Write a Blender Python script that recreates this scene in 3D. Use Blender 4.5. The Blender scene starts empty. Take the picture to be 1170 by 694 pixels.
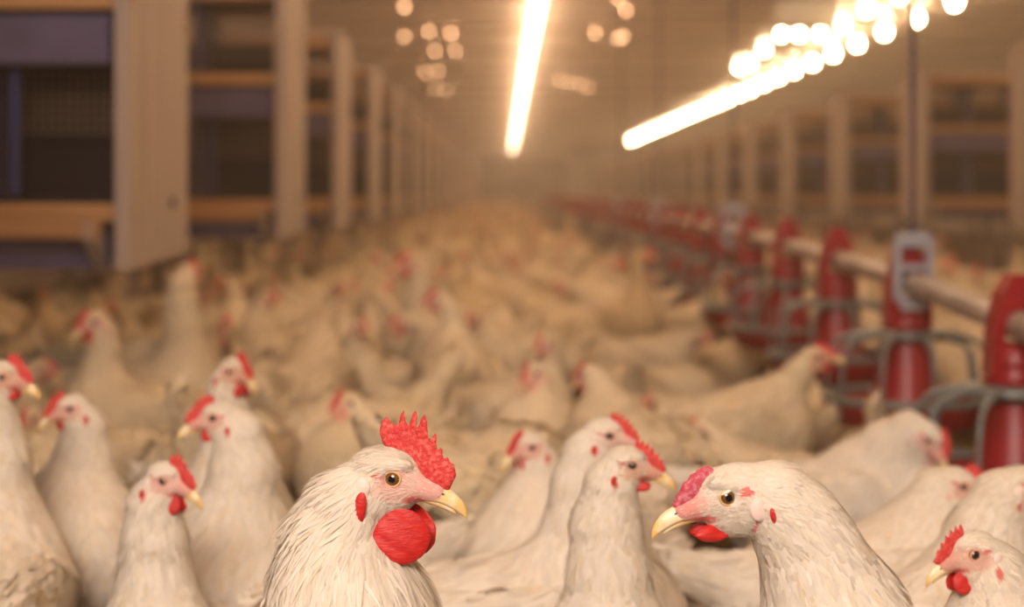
import bpy, bmesh, math, random
import numpy as np
from mathutils import Vector, Matrix

random.seed(7); RNG = np.random.default_rng(11)
SC = bpy.context.scene
COL = SC.collection
PI = math.pi
FPX, VX, VY, CZ = 1950.0, 577.0, 222.0, 0.72      # focal length in pixels, vanishing point, eye height

# ------------------------------------------------------------------ camera
cam_d = bpy.data.cameras.new('camera'); cam = bpy.data.objects.new('camera', cam_d); COL.objects.link(cam)
cam.location = (0, 0, CZ); cam.rotation_euler = (PI/2, 0, 0)
cam_d.sensor_width = 36; cam_d.lens = 36*FPX/1170
cam_d.shift_x = (585-VX)/1170; cam_d.shift_y = -(347-VY)/1170
cam_d.dof.use_dof = True; cam_d.dof.focus_distance = 1.255
cam_d.dof.aperture_fstop = 4.4
cam_d.clip_end = 200; cam_d.clip_start = 0.02
SC.camera = cam
# ------------------------------------------------------------------ world, exposure, sampling limits
w = bpy.data.worlds.new('world'); SC.world = w; w.use_nodes = True
w.node_tree.nodes['Background'].inputs[0].default_value = (1.0, .72, .48, 1)
w.node_tree.nodes['Background'].inputs[1].default_value = 0.02
wn = w.node_tree; vs = wn.nodes.new('ShaderNodeVolumeScatter')          # thin dusty air of the barn
vs.inputs['Density'].default_value = .014; vs.inputs['Anisotropy'].default_value = .55; vs.inputs['Color'].default_value = (1, .88, .76, 1)
wn.links.new(vs.outputs[0], wn.nodes['World Output'].inputs['Volume'])
SC.view_settings.view_transform = 'Standard'; SC.view_settings.look = 'None'
SC.view_settings.gamma = 1; SC.view_settings.use_curve_mapping = False
SC.view_settings.exposure = 0.9
cy = SC.cycles
cy.max_bounces = 6; cy.diffuse_bounces = 4; cy.glossy_bounces = 2; cy.transmission_bounces = 2; cy.volume_bounces = 1
cy.transparent_max_bounces = 4; cy.caustics_reflective = False; cy.caustics_refractive = False
cy.sample_clamp_indirect = 4.0
cy.use_denoising = True
LAMP_RGB = (1.0, .665, .395)
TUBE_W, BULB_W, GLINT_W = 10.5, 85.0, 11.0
# soft fill light added behind the camera to brighten the near birds
al = bpy.data.lights.new('near_fill_light', 'AREA'); al.shape = 'RECTANGLE'; al.size = 1.6; al.size_y = 1.2; al.energy = 84; al.color = (1, .83, .71)
ao = bpy.data.objects.new('near_fill_light', al); COL.objects.link(ao); ao.location = (-.55, -1.3, 2.2)
ao.rotation_euler = (Vector((.1, 1.4, .4))-ao.location).to_track_quat('-Z', 'Y').to_euler()

# ------------------------------------------------------------------ materials
def mat(name, rgb, rough=.6, spec=.4, bump=None, noise=None, metal=0, emit=None, sss=None, coat=0, sheen=0):
    m = bpy.data.materials.new(name); m.use_nodes = True
    nt = m.node_tree; b = nt.nodes['Principled BSDF']; L = nt.links.new
    b.inputs['Base Color'].default_value = (*rgb, 1); b.inputs['Roughness'].default_value = rough
    b.inputs['Specular IOR Level'].default_value = spec; b.inputs['Metallic'].default_value = metal
    b.inputs['Coat Weight'].default_value = coat; b.inputs['Sheen Weight'].default_value = sheen
    if sss:
        b.inputs['Subsurface Weight'].default_value = sss[0]; b.inputs['Subsurface Radius'].default_value = (1, .35, .2)
        b.inputs['Subsurface Scale'].default_value = sss[1]
    tc = nt.nodes.new('ShaderNodeTexCoord')
    if noise:   # (rgb2, scale vec, lo, hi)
        mp = nt.nodes.new('ShaderNodeMapping'); mp.inputs['Scale'].default_value = noise[1]
        n = nt.nodes.new('ShaderNodeTexNoise'); n.inputs['Scale'].default_value = 1; n.inputs['Detail'].default_value = 5
        r = nt.nodes.new('ShaderNodeMapRange'); r.inputs[1].default_value = noise[2]; r.inputs[2].default_value = noise[3]
        mx = nt.nodes.new('ShaderNodeMix'); mx.data_type = 'RGBA'
        mx.inputs[6].default_value = (*rgb, 1); mx.inputs[7].default_value = (*noise[0], 1)
        L(tc.outputs['Object'], mp.inputs[0]); L(mp.outputs[0], n.inputs[0]); L(n.outputs['Fac'], r.inputs[0])
        L(r.outputs[0], mx.inputs[0]); L(mx.outputs[2], b.inputs['Base Color'])
    if bump:    # (scale vec, strength, distance)
        mp = nt.nodes.new('ShaderNodeMapping'); mp.inputs['Scale'].default_value = bump[0]
        n = nt.nodes.new('ShaderNodeTexNoise'); n.inputs['Scale'].default_value = 1; n.inputs['Detail'].default_value = 4
        bp = nt.nodes.new('ShaderNodeBump'); bp.inputs['Strength'].default_value = bump[1]; bp.inputs['Distance'].default_value = bump[2]
        L(tc.outputs['Object'], mp.inputs[0]); L(mp.outputs[0], n.inputs[0]); L(n.outputs['Fac'], bp.inputs['Height']); L(bp.outputs[0], b.inputs['Normal'])
    if emit:
        b.inputs['Emission Color'].default_value = (*emit[0], 1); b.inputs['Emission Strength'].default_value = emit[1]
    return m

def plumage_mat():
    """white feathers; the colour attribute 'paint' holds feather and bare-skin colours, 'flow' runs head to tail"""
    m = bpy.data.materials.new('white_plumage'); m.use_nodes = True
    nt = m.node_tree; b = nt.nodes['Principled BSDF']; L = nt.links.new
    a = nt.nodes.new('ShaderNodeAttribute'); a.attribute_name = 'paint'
    f = nt.nodes.new('ShaderNodeAttribute'); f.attribute_name = 'flow'
    n = nt.nodes.new('ShaderNodeTexNoise'); n.inputs['Scale'].default_value = 1; n.inputs['Detail'].default_value = 4
    L(f.outputs['Vector'], n.inputs['Vector'])
    r = nt.nodes.new('ShaderNodeMapRange'); r.inputs[1].default_value = .3; r.inputs[2].default_value = .7
    r.inputs[3].default_value = .86; r.inputs[4].default_value = 1.0
    mx = nt.nodes.new('ShaderNodeMix'); mx.data_type = 'RGBA'; mx.blend_type = 'MULTIPLY'; mx.inputs[0].default_value = 1
    L(n.outputs['Fac'], r.inputs[0]); L(a.outputs['Color'], mx.inputs[6]); L(r.outputs[0], mx.inputs[7])
    oi = nt.nodes.new('ShaderNodeObjectInfo'); rp = nt.nodes.new('ShaderNodeValToRGB')      # each bird a little cleaner or yellower
    rp.color_ramp.elements[0].color = (.80, .72, .58, 1); rp.color_ramp.elements[1].color = (1, 1, 1, 1); rp.color_ramp.elements[1].position = .6
    m2 = nt.nodes.new('ShaderNodeMix'); m2.data_type = 'RGBA'; m2.blend_type = 'MULTIPLY'; m2.inputs[0].default_value = .85
    L(oi.outputs['Random'], rp.inputs[0]); L(mx.outputs[2], m2.inputs[6]); L(rp.outputs[0], m2.inputs[7]); L(m2.outputs[2], b.inputs['Base Color'])
    bp = nt.nodes.new('ShaderNodeBump'); bp.inputs['Strength'].default_value = .55; bp.inputs['Distance'].default_value = .003
    L(n.outputs['Fac'], bp.inputs['Height']); L(bp.outputs[0], b.inputs['Normal'])
    b.inputs['Roughness'].default_value = .75; b.inputs['Specular IOR Level'].default_value = .2
    b.inputs['Sheen Weight'].default_value = .25; b.inputs['Sheen Roughness'].default_value = .5
    return m

def feather_mat():
    m = bpy.data.materials.new('feather_vanes'); m.use_nodes = True
    nt = m.node_tree; b = nt.nodes['Principled BSDF']; L = nt.links.new
    a = nt.nodes.new('ShaderNodeAttribute'); a.attribute_name = 'paint'
    L(a.outputs['Color'], b.inputs['Base Color'])
    b.inputs['Roughness'].default_value = .6; b.inputs['Specular IOR Level'].default_value = .25
    tr = nt.nodes.new('ShaderNodeBsdfTranslucent'); L(a.outputs['Color'], tr.inputs[0])
    mx = nt.nodes.new('ShaderNodeMixShader'); mx.inputs[0].default_value = .22
    L(b.outputs[0], mx.inputs[1]); L(tr.outputs[0], mx.inputs[2]); L(mx.outputs[0], nt.nodes['Material Output'].inputs[0])
    return m

def eye_mat(iris, name):
    """black pupil, iris, thin pale rim by distance from the eye's own axis"""
    m = bpy.data.materials.new(name); m.use_nodes = True
    nt = m.node_tree; b = nt.nodes['Principled BSDF']; L = nt.links.new
    a = nt.nodes.new('ShaderNodeAttribute'); a.attribute_name = 'radial'
    r = nt.nodes.new('ShaderNodeValToRGB'); e = r.color_ramp.elements
    e[0].position = .0; e[0].color = (.004, .003, .003, 1); e[1].position = 1; e[1].color = (.20, .12, .03, 1)
    for p, c in ((.44, (.004, .003, .003, 1)), (.50, (*iris, 1)), (.80, (*[q*1.3 for q in iris], 1)), (.90, (.02, .012, .006, 1))):
        q = r.color_ramp.elements.new(p); q.color = c
    L(a.outputs['Fac'], r.inputs[0]); L(r.outputs[0], b.inputs['Base Color'])
    b.inputs['Roughness'].default_value = .12; b.inputs['Coat Weight'].default_value = .6; b.inputs['Coat Roughness'].default_value = .03
    return m

M = dict(
 plumage=plumage_mat(), feather=feather_mat(),
 comb=mat('comb_skin', (.56, .030, .030), .5, .35, bump=((700, 700, 700), .8, .0012), noise=((.80, .17, .13), (330, 330, 330), .48, .72), sss=(.25, .003)),
 comb_pink=mat('pink_comb_skin', (.48, .055, .085), .55, .35, bump=((800, 800, 800), .8, .001), noise=((.66, .26, .30), (330, 330, 330), .45, .7), sss=(.2, .002)),
 wattle=mat('wattle_skin', (.50, .010, .010), .42, .4, bump=((220, 220, 900), .6, .0012), noise=((.62, .035, .025), (120, 120, 700), .45, .8), sss=(.25, .003)),
 lobe_white=mat('pale_ear_skin', (.78, .62, .55), .6, .3, bump=((500, 500, 500), .5, .0008)),
 beak=mat('horn_beak', (.74, .48, .17), .32, .45, noise=((.84, .72, .48), (90, 90, 140), .4, .65), bump=((200, 200, 500), .25, .0006), sss=(.15, .002)),
 nostril=mat('dark_nostril', (.10, .05, .03), .6),
 eyelid=mat('eyelid_skin', (.62, .40, .17), .5, .4),
 eyelid_pink=mat('pink_eyelid_skin', (.70, .38, .26), .5, .4),
 eye=eye_mat((.13, .055, .015), 'amber_eye'), eye_dark=eye_mat((.05, .022, .010), 'brown_eye'),
 leg=mat('scaly_leg_skin', (.62, .42, .14), .55, bump=((400, 400, 400), .5, .001)),
 litter=mat('litter_floor', (.11, .065, .035), .95, .1, bump=((60, 60, 60), 1, .02), noise=((.20, .125, .07), (14, 14, 14), .4, .7)),
 ceiling=mat('ceiling_sheet', (.86, .74, .65), .34, .5, bump=((.8, 22, 1), .5, .02), noise=((.76, .64, .55), (1.2, 2.5, 1), .35, .7)),
 wall=mat('wall_sheet', (.76, .66, .56), .6, .3, noise=((.64, .54, .45), (1, 1.5, 2), .35, .7)),
 beam=mat('painted_beam', (.46, .35, .26), .6),
 pale_wood=mat('weathered_board', (.43, .35, .305), .7, .25, noise=((.33, .265, .22), (30, 30, 1.6), .4, .7), bump=((60, 60, 3), .4, .002)),
 wood=mat('raw_timber', (.52, .29, .13), .7, .25, noise=((.36, .18, .08), (2.5, 40, 40), .4, .7), bump=((4, 90, 90), .4, .002)),
 violet=mat('coated_panel', (.125, .105, .20), .65, .3, noise=((.09, .075, .14), (9, 9, 9), .35, .7)),
 dark_in=mat('nest_liner', (.022, .017, .024), .8, .2),
 blue=mat('blue_curtain', (.035, .045, .15), .6),
 wire=mat('rusty_wire', (.22, .13, .07), .5, .4, metal=.3),
 red=mat('red_plastic', (.29, .005, .010), .38, .4, noise=((.23, .004, .008), (20, 20, 20), .4, .7)),
 grey=mat('grey_green_plastic', (.14, .155, .15), .32, .5),
 steel=mat('galvanised_pipe', (.44, .38, .34), .4, .5, metal=.25, noise=((.25, .20, .17), (6, 6, 6), .4, .7)),
 zinc=mat('zinc_bracket', (.36, .36, .42), .42, .5, metal=.35),
 rope=mat('dark_cord', (.07, .05, .09), .8),
 housing=mat('lamp_housing', (.62, .55, .45), .5),
 tube=mat('lit_tube', (.9, .8, .7), .5, emit=(LAMP_RGB, TUBE_W)),
 bulb=mat('lit_bulb', (.9, .8, .7), .5, emit=((1, .68, .36), BULB_W)),
 brow=mat('brow_feathers', (.88, .80, .70), .8, .2, bump=((300, 900, 900), .6, .001)),
 glint=mat('glint_glow', (.9, .7, .5), .5, emit=((1, .50, .24), GLINT_W)),  # glow added where the ceiling only reflects the lamps
)

# ------------------------------------------------------------------ object helpers
def link(name, me, parent=None, m=None, smooth=True):
    o = bpy.data.objects.new(name, me); COL.objects.link(o)
    if m is not None and len(me.materials) == 0: me.materials.append(m)
    if parent is not None: o.parent = parent
    if smooth and hasattr(me, 'polygons'): me.polygons.foreach_set('use_smooth', [True]*len(me.polygons))
    return o
def mesh_np(name, V, F):
    me = bpy.data.meshes.new(name); me.from_pydata(np.asarray(V).tolist(), [], np.asarray(F).tolist() if not isinstance(F, list) else F)
    me.update(); return me
def tag(o, label=None, cat=None, group=None, kind=None):
    if label: o['label'] = label
    if cat: o['category'] = cat
    if group: o['group'] = group
    if kind: o['kind'] = kind
    return o
def empty(name, loc=(0, 0, 0), rz=0):
    o = bpy.data.objects.new(name, None); COL.objects.link(o); o.location = loc; o.rotation_euler = (0, 0, rz); o.empty_display_size = .05
    return o
def children_map():
    d = {}
    for o in COL.objects:
        if o.parent: d.setdefault(o.parent, []).append(o)
    return d
def copy_tree(o, kids, parent=None):
    c = o.copy(); COL.objects.link(c)
    if parent is not None: c.parent = parent
    for ch in kids.get(o, ()): copy_tree(ch, kids, c)
    return c

class MB:
    """collects boxes, bars, tubes and lathes into one mesh"""
    def __init__(s): s.v = []; s.f = []
    def add(s, V, F):
        n = len(s.v); s.v += [tuple(map(float, p)) for p in V]; s.f += [tuple(int(i)+n for i in q) for q in F]; return s
    def box(s, x0, x1, y0, y1, z0, z1, c=.0):
        c = min(c or min(x1-x0, y1-y0, z1-z0)*.12, .006)
        bm = bmesh.new(); r = bmesh.ops.create_cube(bm, size=1)
        for v in bm.verts: v.co = Vector(((x0+x1)/2+v.co.x*(x1-x0), (y0+y1)/2+v.co.y*(y1-y0), (z0+z1)/2+v.co.z*(z1-z0)))
        bmesh.ops.bevel(bm, geom=bm.edges[:], offset=c, segments=1, affect='EDGES')
        bm.verts.index_update(); s.add([v.co for v in bm.verts], [[v.index for v in f.verts] for f in bm.faces]); bm.free(); return s
    def prism(s, pts, ax, a0, a1):
        """polygon pts in the two other axes, extruded along ax"""
        def P(u, v, a): return {0: (a, u, v), 1: (u, a, v), 2: (u, v, a)}[ax]
        n = len(pts); V = [P(u, v, a0) for u, v in pts]+[P(u, v, a1) for u, v in pts]
        F = [list(range(n))[::-1], list(range(n, 2*n))]+[[i, (i+1) % n, n+(i+1) % n, n+i] for i in range(n)]
        return s.add(V, F)
    def tube(s, pts, r, n=10, closed=False):
        P = [Vector(p) for p in pts]; m = len(P); rr = r if isinstance(r, (list, tuple)) else [r]*m
        V = []; up = None
        for i in range(m):
            a = P[(i-1) % m] if (closed or i) else P[i]; b = P[(i+1) % m] if (closed or i < m-1) else P[i]
            t = (b-a).normalized()
            if up is None: up = Vector((0, 0, 1)) if abs(t.z) < .9 else Vector((1, 0, 0))
            x = t.cross(up).normalized(); y = x.cross(t).normalized(); up = y
            V += [P[i]+x*rr[i]*math.cos(2*PI*k/n)+y*rr[i]*math.sin(2*PI*k/n) for k in range(n)]
        F = []
        for i in range(m if closed else m-1):
            j = (i+1) % m
            F += [[i*n+k, i*n+(k+1) % n, j*n+(k+1) % n, j*n+k] for k in range(n)]
        if not closed: F += [list(range(n))[::-1], [(m-1)*n+k for k in range(n)]]
        return s.add(V, F)
    def lathe(s, prof, n=28, c=(0, 0, 0)):
        V = []; F = []; m = len(prof)
        for r, z in prof: V += [(c[0]+r*math.cos(2*PI*k/n), c[1]+r*math.sin(2*PI*k/n), c[2]+z) for k in range(n)]
        for i in range(m-1): F += [[i*n+k, i*n+(k+1) % n, (i+1)*n+(k+1) % n, (i+1)*n+k] for k in range(n)]
        if prof[0][0] > 1e-4: F.append(list(range(n))[::-1])
        if prof[-1][0] > 1e-4: F.append([(m-1)*n+k for k in range(n)])
        return s.add(V, F)
    def build(s, name, m, parent=None, smooth=False):
        me = mesh_np(name, s.v, s.f) if s.v else bpy.data.meshes.new(name)
        bm = bmesh.new(); bm.from_mesh(me); bmesh.ops.recalc_face_normals(bm, faces=bm.faces); bm.to_mesh(me); bm.free()
        o = link(name, me, parent, m, smooth)
        if smooth: me.set_sharp_from_angle(angle=.9)
        return o

def W(px, py, d): return np.array([(px-VX)/FPX*d, d, CZ-(py-VY)/FPX*d])

# ================================================================== THE BARN
X0, X1, Y0, Y1, ZC = -3.6, 8.8, -9.0, 74.0, 2.64
def struct(name, mb, m): return tag(mb.build(name, m), kind='structure')
struct('floor', MB().box(X0-.2, X1+.2, Y0-.2, Y1+.2, -.2, 0), M['litter'])
struct('ceiling', MB().box(X0-.2, X1+.2, Y0-.2, Y1+.2, ZC, ZC+.15), M['ceiling'])
struct('wall_left', MB().box(X0-.2, X0, Y0, Y1, 0, ZC), M['wall'])
struct('wall_right', MB().box(X1, X1+.2, Y0, Y1, 0, ZC), M['wall'])
struct('wall_back', MB().box(X0-.2, X1+.2, Y1, Y1+.2, 0, ZC), M['wall'])
struct('door_1', MB().box(-1.2, 2.6, Y1-.06, Y1, 0, 2.3), M['dark_in'])
struct('wall_front', MB().box(X0-.2, X1+.2, Y0-.2, Y0, 0, ZC), M['wall'])
for i, y in enumerate(np.arange(-6, 73, 3.2)):
    struct('trim_%d' % (i+1), MB().box(X0, X1, y-.04, y+.04, ZC-.045, ZC), M['beam'])

# ------------------------------------------------------------------ nest boxes: rows standing across the aisle
def make_nest(sgn):
    """sgn -1: box runs from its end panel (x=0) towards -x; +1 towards +x. Faces the camera at y=0, 0.6 deep. z from floor"""
    t = empty('nest_box'); Lx = 2.05; zb = .555; zt = 1.52; D = .6
    def X(a, b): return (a, b) if sgn > 0 else (-b, -a)
    def bx(mb, x0, x1, y0, y1, z0, z1):
        a, b = X(x0, x1); return mb.box(a, b, y0, y1, z0, z1)
    for k in (0, 1):
        p = MB(); xx = (0, .028) if k == 0 else (Lx-.028, Lx)
        a, b = X(*xx)
        p.prism([(-.02, zb), (D+.02, zb+.02), (D+.02, zt), (-.02, zt)], 0, a, b)
        bx(p, xx[0], xx[0]+.032 if k == 0 else xx[1], -.045, -.02, zb+.0, zt)      # upright edge board
        bx(p, xx[0], xx[0]+.032 if k == 0 else xx[1], D+.02, D+.045, zb+.02, zt)
        p.build('end_panel', M['pale_wood'], t)
        if k == 0:
            q = MB().lathe([(0, 0), (.012, 0), (.012, .006), (0, .008)], 10)
            q.v = [((.002 if sgn < 0 else -.002)+(z if sgn < 0 else -z), .42+x, .70+y) for x, y, z in q.v]
            q.build('knot', M['dark_in'], t)
    b = MB(); bx(b, .03, Lx-.03, 0, D, zt-.03, zt); b.build('roof_board', M['pale_wood'], t)
    b = MB(); bx(b, .03, Lx-.03, .02, D-.02, .70, .715); bx(b, .03, Lx-.03, .02, D-.02, 1.105, 1.12); b.build('nest_floor', M['dark_in'], t)
    b = MB(); bx(b, .03, Lx-.03, D/2-.006, D/2+.006, .60, 1.30); b.build('middle_board', M['dark_in'], t)
    for side in (0, 1):
        yf = 0 if side == 0 else D
        def fy(a, c): return (a, c) if side == 0 else (D-c, D-a)
        for z0, z1 in ((zb+.002, .635), (1.005, 1.112)):
            b = MB(); y0, y1 = fy(.0, .016); bx(b, .05, Lx-.03, y0, y1, z0, z1); b.build('front_panel', M['violet'], t)
        for z0, z1 in ((.66, .70), (1.122, 1.165), (1.435, 1.49)):
            b = MB(); y0, y1 = fy(-.022, .016); bx(b, .0, Lx, y0, y1, z0, z1); b.build('rail', M['wood'], t)
        b = MB(); y0, y1 = fy(-.115, -.075); bx(b, .055, Lx-.06, y0, y1, .625, .662); pr = b.build('perch', M['wood'], t)
        for xx in (.06, Lx-.09):
            b = MB(); a, c = X(xx, xx+.025)
            pts = [(fy(-.115, 0)[0] if side == 0 else D+.115, .625), (yf, .56), (yf, .66), (fy(-.115, 0)[0] if side == 0 else D+.115, .66)]
            b.prism(pts, 0, a, c); b.build('bracket', M['pale_wood'], pr)
        # dividers between the nest holes
        for xx in (.32, .66, 1.0, 1.34, 1.68):
            b = MB(); y0, y1 = fy(.02, .27); bx(b, xx, xx+.012, y0, y1, .716, 1.0); bx(b, xx, xx+.012, y0, y1, 1.121, 1.43); b.build('divider', M['violet'], t)
        b = MB(); y0, y1 = fy(.06, .068); bx(b, .265, .285, y0, y1, .72, 1.0); b.build('curtain_strip', M['blue'], t)
        # wire screen at the back of each tier, upper part of the hole
        b = MB(); yy = fy(.2, .2)[0]
        for zlo, zhi in ((.86, 1.0), (1.22, 1.43)):
            for x in np.arange(.04, 1.02, .02):
                a, c = X(x, x+.003); b.add([(a, yy, zlo), (c, yy, zlo), (c, yy, zhi), (a, yy, zhi), (a, yy+.003, zlo), (c, yy+.003, zlo), (c, yy+.003, zhi), (a, yy+.003, zhi)],
                                           [(0, 1, 2, 3), (7, 6, 5, 4), (0, 3, 7, 4), (1, 5, 6, 2), (0, 4, 5, 1), (3, 2, 6, 7)])
            for z in np.arange(zlo, zhi, .02):
                a, c = X(.04, 1.02); b.add([(a, yy-.003, z), (c, yy-.003, z), (c, yy-.003, z+.003), (a, yy-.003, z+.003), (a, yy, z), (c, yy, z), (c, yy, z+.003), (a, yy, z+.003)],
                                           [(0, 1, 2, 3), (7, 6, 5, 4), (0, 3, 7, 4), (1, 5, 6, 2), (0, 4, 5, 1), (3, 2, 6, 7)])
        b.build('wire_screen', M['wire'], t)
    for xx in (.55, 1.85):
        for yy in (.06, .50):
            b = MB(); bx(b, xx, xx+.045, yy, yy+.045, 0, zb+.14); b.build('leg', M['pale_wood'], t)
    return t
nl = make_nest(-1); nr = make_nest(1); KM = children_map()
left_y = [-1.2, 1.25, 3.72, 6.28, 8.35]+[10.5+2.15*k for k in range(20)]
right_y = [8.55+2.55*k for k in range(19)]
words_l = ['wooden nest box outside the frame, behind the viewer', 'wooden nest box outside the frame, just beside the viewer', 'nearest wooden nest box on stilts, cut by the frame edge', 'second wooden nest box down the side opposite the red feeders', 'third wooden nest box down the side opposite the red feeders']
words_r = ['wooden nest box behind the red feeders, cut by the frame edge', 'second wooden nest box behind the red feeders, beyond the hanging cord']
for i, y in enumerate(left_y):
    o = nl if i == 0 else copy_tree(nl, KM); o.location = (-.81, y, 0)
    tag(o, words_l[i] if i < 5 else 'blurred wooden nest box far along the row opposite the red feeders', 'nest box', 'nest boxes along one side of the aisle')
for i, y in enumerate(right_y):
    o = nr if i == 0 else copy_tree(nr, KM); o.location = (2.72, y, 0)
    tag(o, words_r[i] if i < 2 else 'blurred wooden nest box in the far row behind the feeders', 'nest box', 'nest boxes behind the feeders')

# ------------------------------------------------------------------ lamps
def make_tube():
    t = empty('strip_light')
    MB().box(-.022, .022, -.68, .68, .036, .066).build('housing', M['housing'], t)
    b = MB().tube([(0, -.64, 0), (0, .64, 0)], .048, 12); b.build('lit_tube', M['tube'], t, True)
    b = MB()
    for s in (-1, 1): b.box(-.012, .012, s*.5-.012, s*.5+.012, .065, ZC-2.52)
    b.build('hanger', M['housing'], t); return t
def make_bulb(name, r, m, drop):
    t = empty(name)
    prof = [(0, -r*1.25)]+[(r*math.sin(a), -r*1.2*math.cos(a)) for a in np.linspace(.3, 2.6, 10)]
    MB().lathe(prof, 16).build('bulb', m, t, True)
    MB().lathe([(r*.5, r*.95), (r*.55, r*1.9), (r*.3, r*2.2), (.006, r*2.3), (.006, drop)], 12).build('socket', M['housing'], t, True)
    return t
tube0 = make_tube(); b0 = make_bulb('hanging_bulb', .045, M['bulb'], ZC-2.52); g0 = make_bulb('ceiling_glint', .016, M['glint'], .07); KM = children_map()
first = True
for k, y in enumerate(list(np.arange(2.44, 72, 1.42))):
    o = tube0 if first else copy_tree(tube0, KM); first = False
    o.location = (.31, y, 2.52)
    tag(o, 'glowing strip light in the long unbroken row over the aisle', 'lamp', 'strip lights over the aisle')
first = True
for k, y in enumerate(np.arange(-6.1, 58, 1.47)):
    o = b0 if first else copy_tree(b0, KM); first = False
    o.location = (4.2, y, 2.52)
    tag(o, 'glowing bulb in the lower string of lamps above the feeder side', 'lamp', 'hanging bulbs over the feeder side')
up_spots = [(1027, 0, 1), (990, 15, 1), (963, 33, .9), (937, 43, .9), (913, 43, .7), (893, 43, .6), (873, 60, .6), (857, 76, .5), (845, 80, .5)]
bu = make_bulb('ceiling_bulb', .036, M['bulb'], .05); KM = children_map()
for i, (px, py, q) in enumerate(up_spots):
    d = (ZC-.09-CZ)*FPX/(VY-py); p = W(px, py, d)
    o = bu if i == 0 else copy_tree(bu, KM); o.location = (p[0], p[1], ZC-.09+.04); o.scale = (1, 1, 1)
    tag(o, 'glowing bulb close under the ceiling, above the lower string of lamps', 'lamp', 'ceiling bulbs over the feeder side')
gl = [(462, 8), (462, 42), (490, 36), (515, 38), (520, 58), (497, 58), (486, 83), (500, 82), (497, 102), (510, 103), (680, 38), (712, 42), (706, 44), (715, 12), (706, -2), (650, 94), (672, 100), (662, 97), (640, 92)]  # reflections off the ceiling ribs, added as small glowing beads
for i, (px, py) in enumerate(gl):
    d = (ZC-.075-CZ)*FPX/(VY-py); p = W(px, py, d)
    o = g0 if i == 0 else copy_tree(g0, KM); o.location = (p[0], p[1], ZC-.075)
    tag(o, 'added glowing bead for a ceiling reflection on the nest box side of the strip lights' if px < 600 else 'added glowing bead for a ceiling reflection on the feeder side of the strip lights', 'lamp', 'glowing ceiling glints')

# ------------------------------------------------------------------ feeder line
FX = .836
def feeder_y(k): return FX*FPX/583 + k*.752
def pipe_z(y):
    pts = [(1.0, .44), (2.8, .507), (3.52, .54), (4.3, .556), (5.0, .566), (6.6, .58), (10, .592), (60, .592)]
    return float(np.interp(y, *zip(*pts)))
b = MB(); ys = list(np.arange(-2.9, 7, .2))+list(np.arange(7, 62, 2.0))
sm = [np.mean([pipe_z(y+q) for q in (-.3, -.15, 0, .15, .3)]) for y in ys]
b.tube([(FX, y, z) for y, z in zip(ys, sm)], .0235, 16)
tag(b.build('feed_pipe', M['steel'], None, True), 'long grey metal feed pipe running over the red pan feeders', 'pipe')
def make_feeder():
    t = empty('pan_feeder')   # origin on the pipe axis
    # red saddle over the pipe: an upside-down V with a rounded top
    b = MB()
    out = [(-.047, -.085), (-.043, -.015), (-.028, .050), (-.011, .082), (.011, .082), (.028, .050), (.043, -.015), (.047, -.085)]
    inn = [(.026, -.085), (.0245, .0), (.018, .018), (0, .0255), (-.018, .018), (-.0245, 0), (-.026, -.085)]
    ring = out+inn
    n = len(ring); V = []; 
    for y in (-.032, .032): V += [(x, y, z) for x, z in ring]
    F = []
    for i in range(n): F.append([i, (i+1) % n, n+(i+1) % n, n+i])
    # caps as strips between outer and inner outline
    no, ni = len(out), len(inn); inr = inn[::-1]
    idx_in = [no+ni-1-k for k in range(ni)]
    for k in range(no-1):
        a = idx_in[min(k, ni-1)]; c = idx_in[min(k+1, ni-1)]
        f = [k, k+1, c, a] if a != c else [k, k+1, a]
        F.append(f); F.append([n+q for q in f[::-1]])
    b.add(V, F).build('saddle', M['red'], t)
    MB().lathe([(.034, -.03), (.044, -.042), (.046, -.064), (.041, -.068), (.044, -.072), (.046, -.088), (.053, -.088), (.053, -.096), (.047, -.10), (.051, -.145), (.057, -.165), (.071, -.235), (.086, -.285), (.083, -.285), (.066, -.24), (.03, -.12)], 32).build('cone', M['red'], t, True)
    # grille: collar, arms, rim
    g = MB().lathe([(.047, -.098), (.080, -.102), (.084, -.112), (.078, -.117), (.047, -.110)], 32)
    R = .168
    na = 10
    for k in range(na):
        a = 2*PI*(k+.5)/na; c, s_ = math.cos(a), math.sin(a)
        pr = [(.075, -.108), (.105, -.112), (.138, -.122), (.156, -.142), (.162, -.175), (.167, -.238)]
        g.tube([(r*c, r*s_, z) for r, z in pr], [.0085, .0075, .006, .005, .0045, .0045], 8)
    g.build('grille', M['grey'], t, True)
    MB().tube([(R*math.cos(a), R*math.sin(a), -.240) for a in np.linspace(0, 2*PI, 49)[:-1]], .009, 8, True).build('rim', M['grey'], t, True)
    MB().lathe([(.0, -.305), (.12, -.308), (.155, -.288), (.172, -.250), (.165, -.246), (.150, -.28), (.118, -.298), (0, -.295)], 40).build('pan', M['red'], t, True)
    return t
fd = make_feeder(); KM = children_map()
fw = ['nearest red pan feeder, cut by the frame edge', 'second red pan feeder, below the zinc hanger bracket', 'third red pan feeder along the pipe', 'fourth red pan feeder along the pipe']
for k in range(46):
    o = fd if k == 0 else copy_tree(fd, KM)
    y = feeder_y(k); o.location = (FX, y, float(np.interp(y, ys, sm))); o.rotation_euler = (0, 0, .35*k)
    if k in (1,): o.rotation_euler = (0, 0, .1)
    # the saddle spans the pipe, so its own turn is undone
    for ch in (KM.get(fd, []) if k == 0 else []): pass
    tag(o, fw[k] if k < 4 else 'blurred red pan feeder far along the feed pipe', 'feeder', 'red pan feeders under the feed pipe')
for o in COL.objects:
    if o.name.startswith('saddle') and o.parent: o.rotation_euler = (0, 0, -o.parent.rotation_euler.z)
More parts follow.
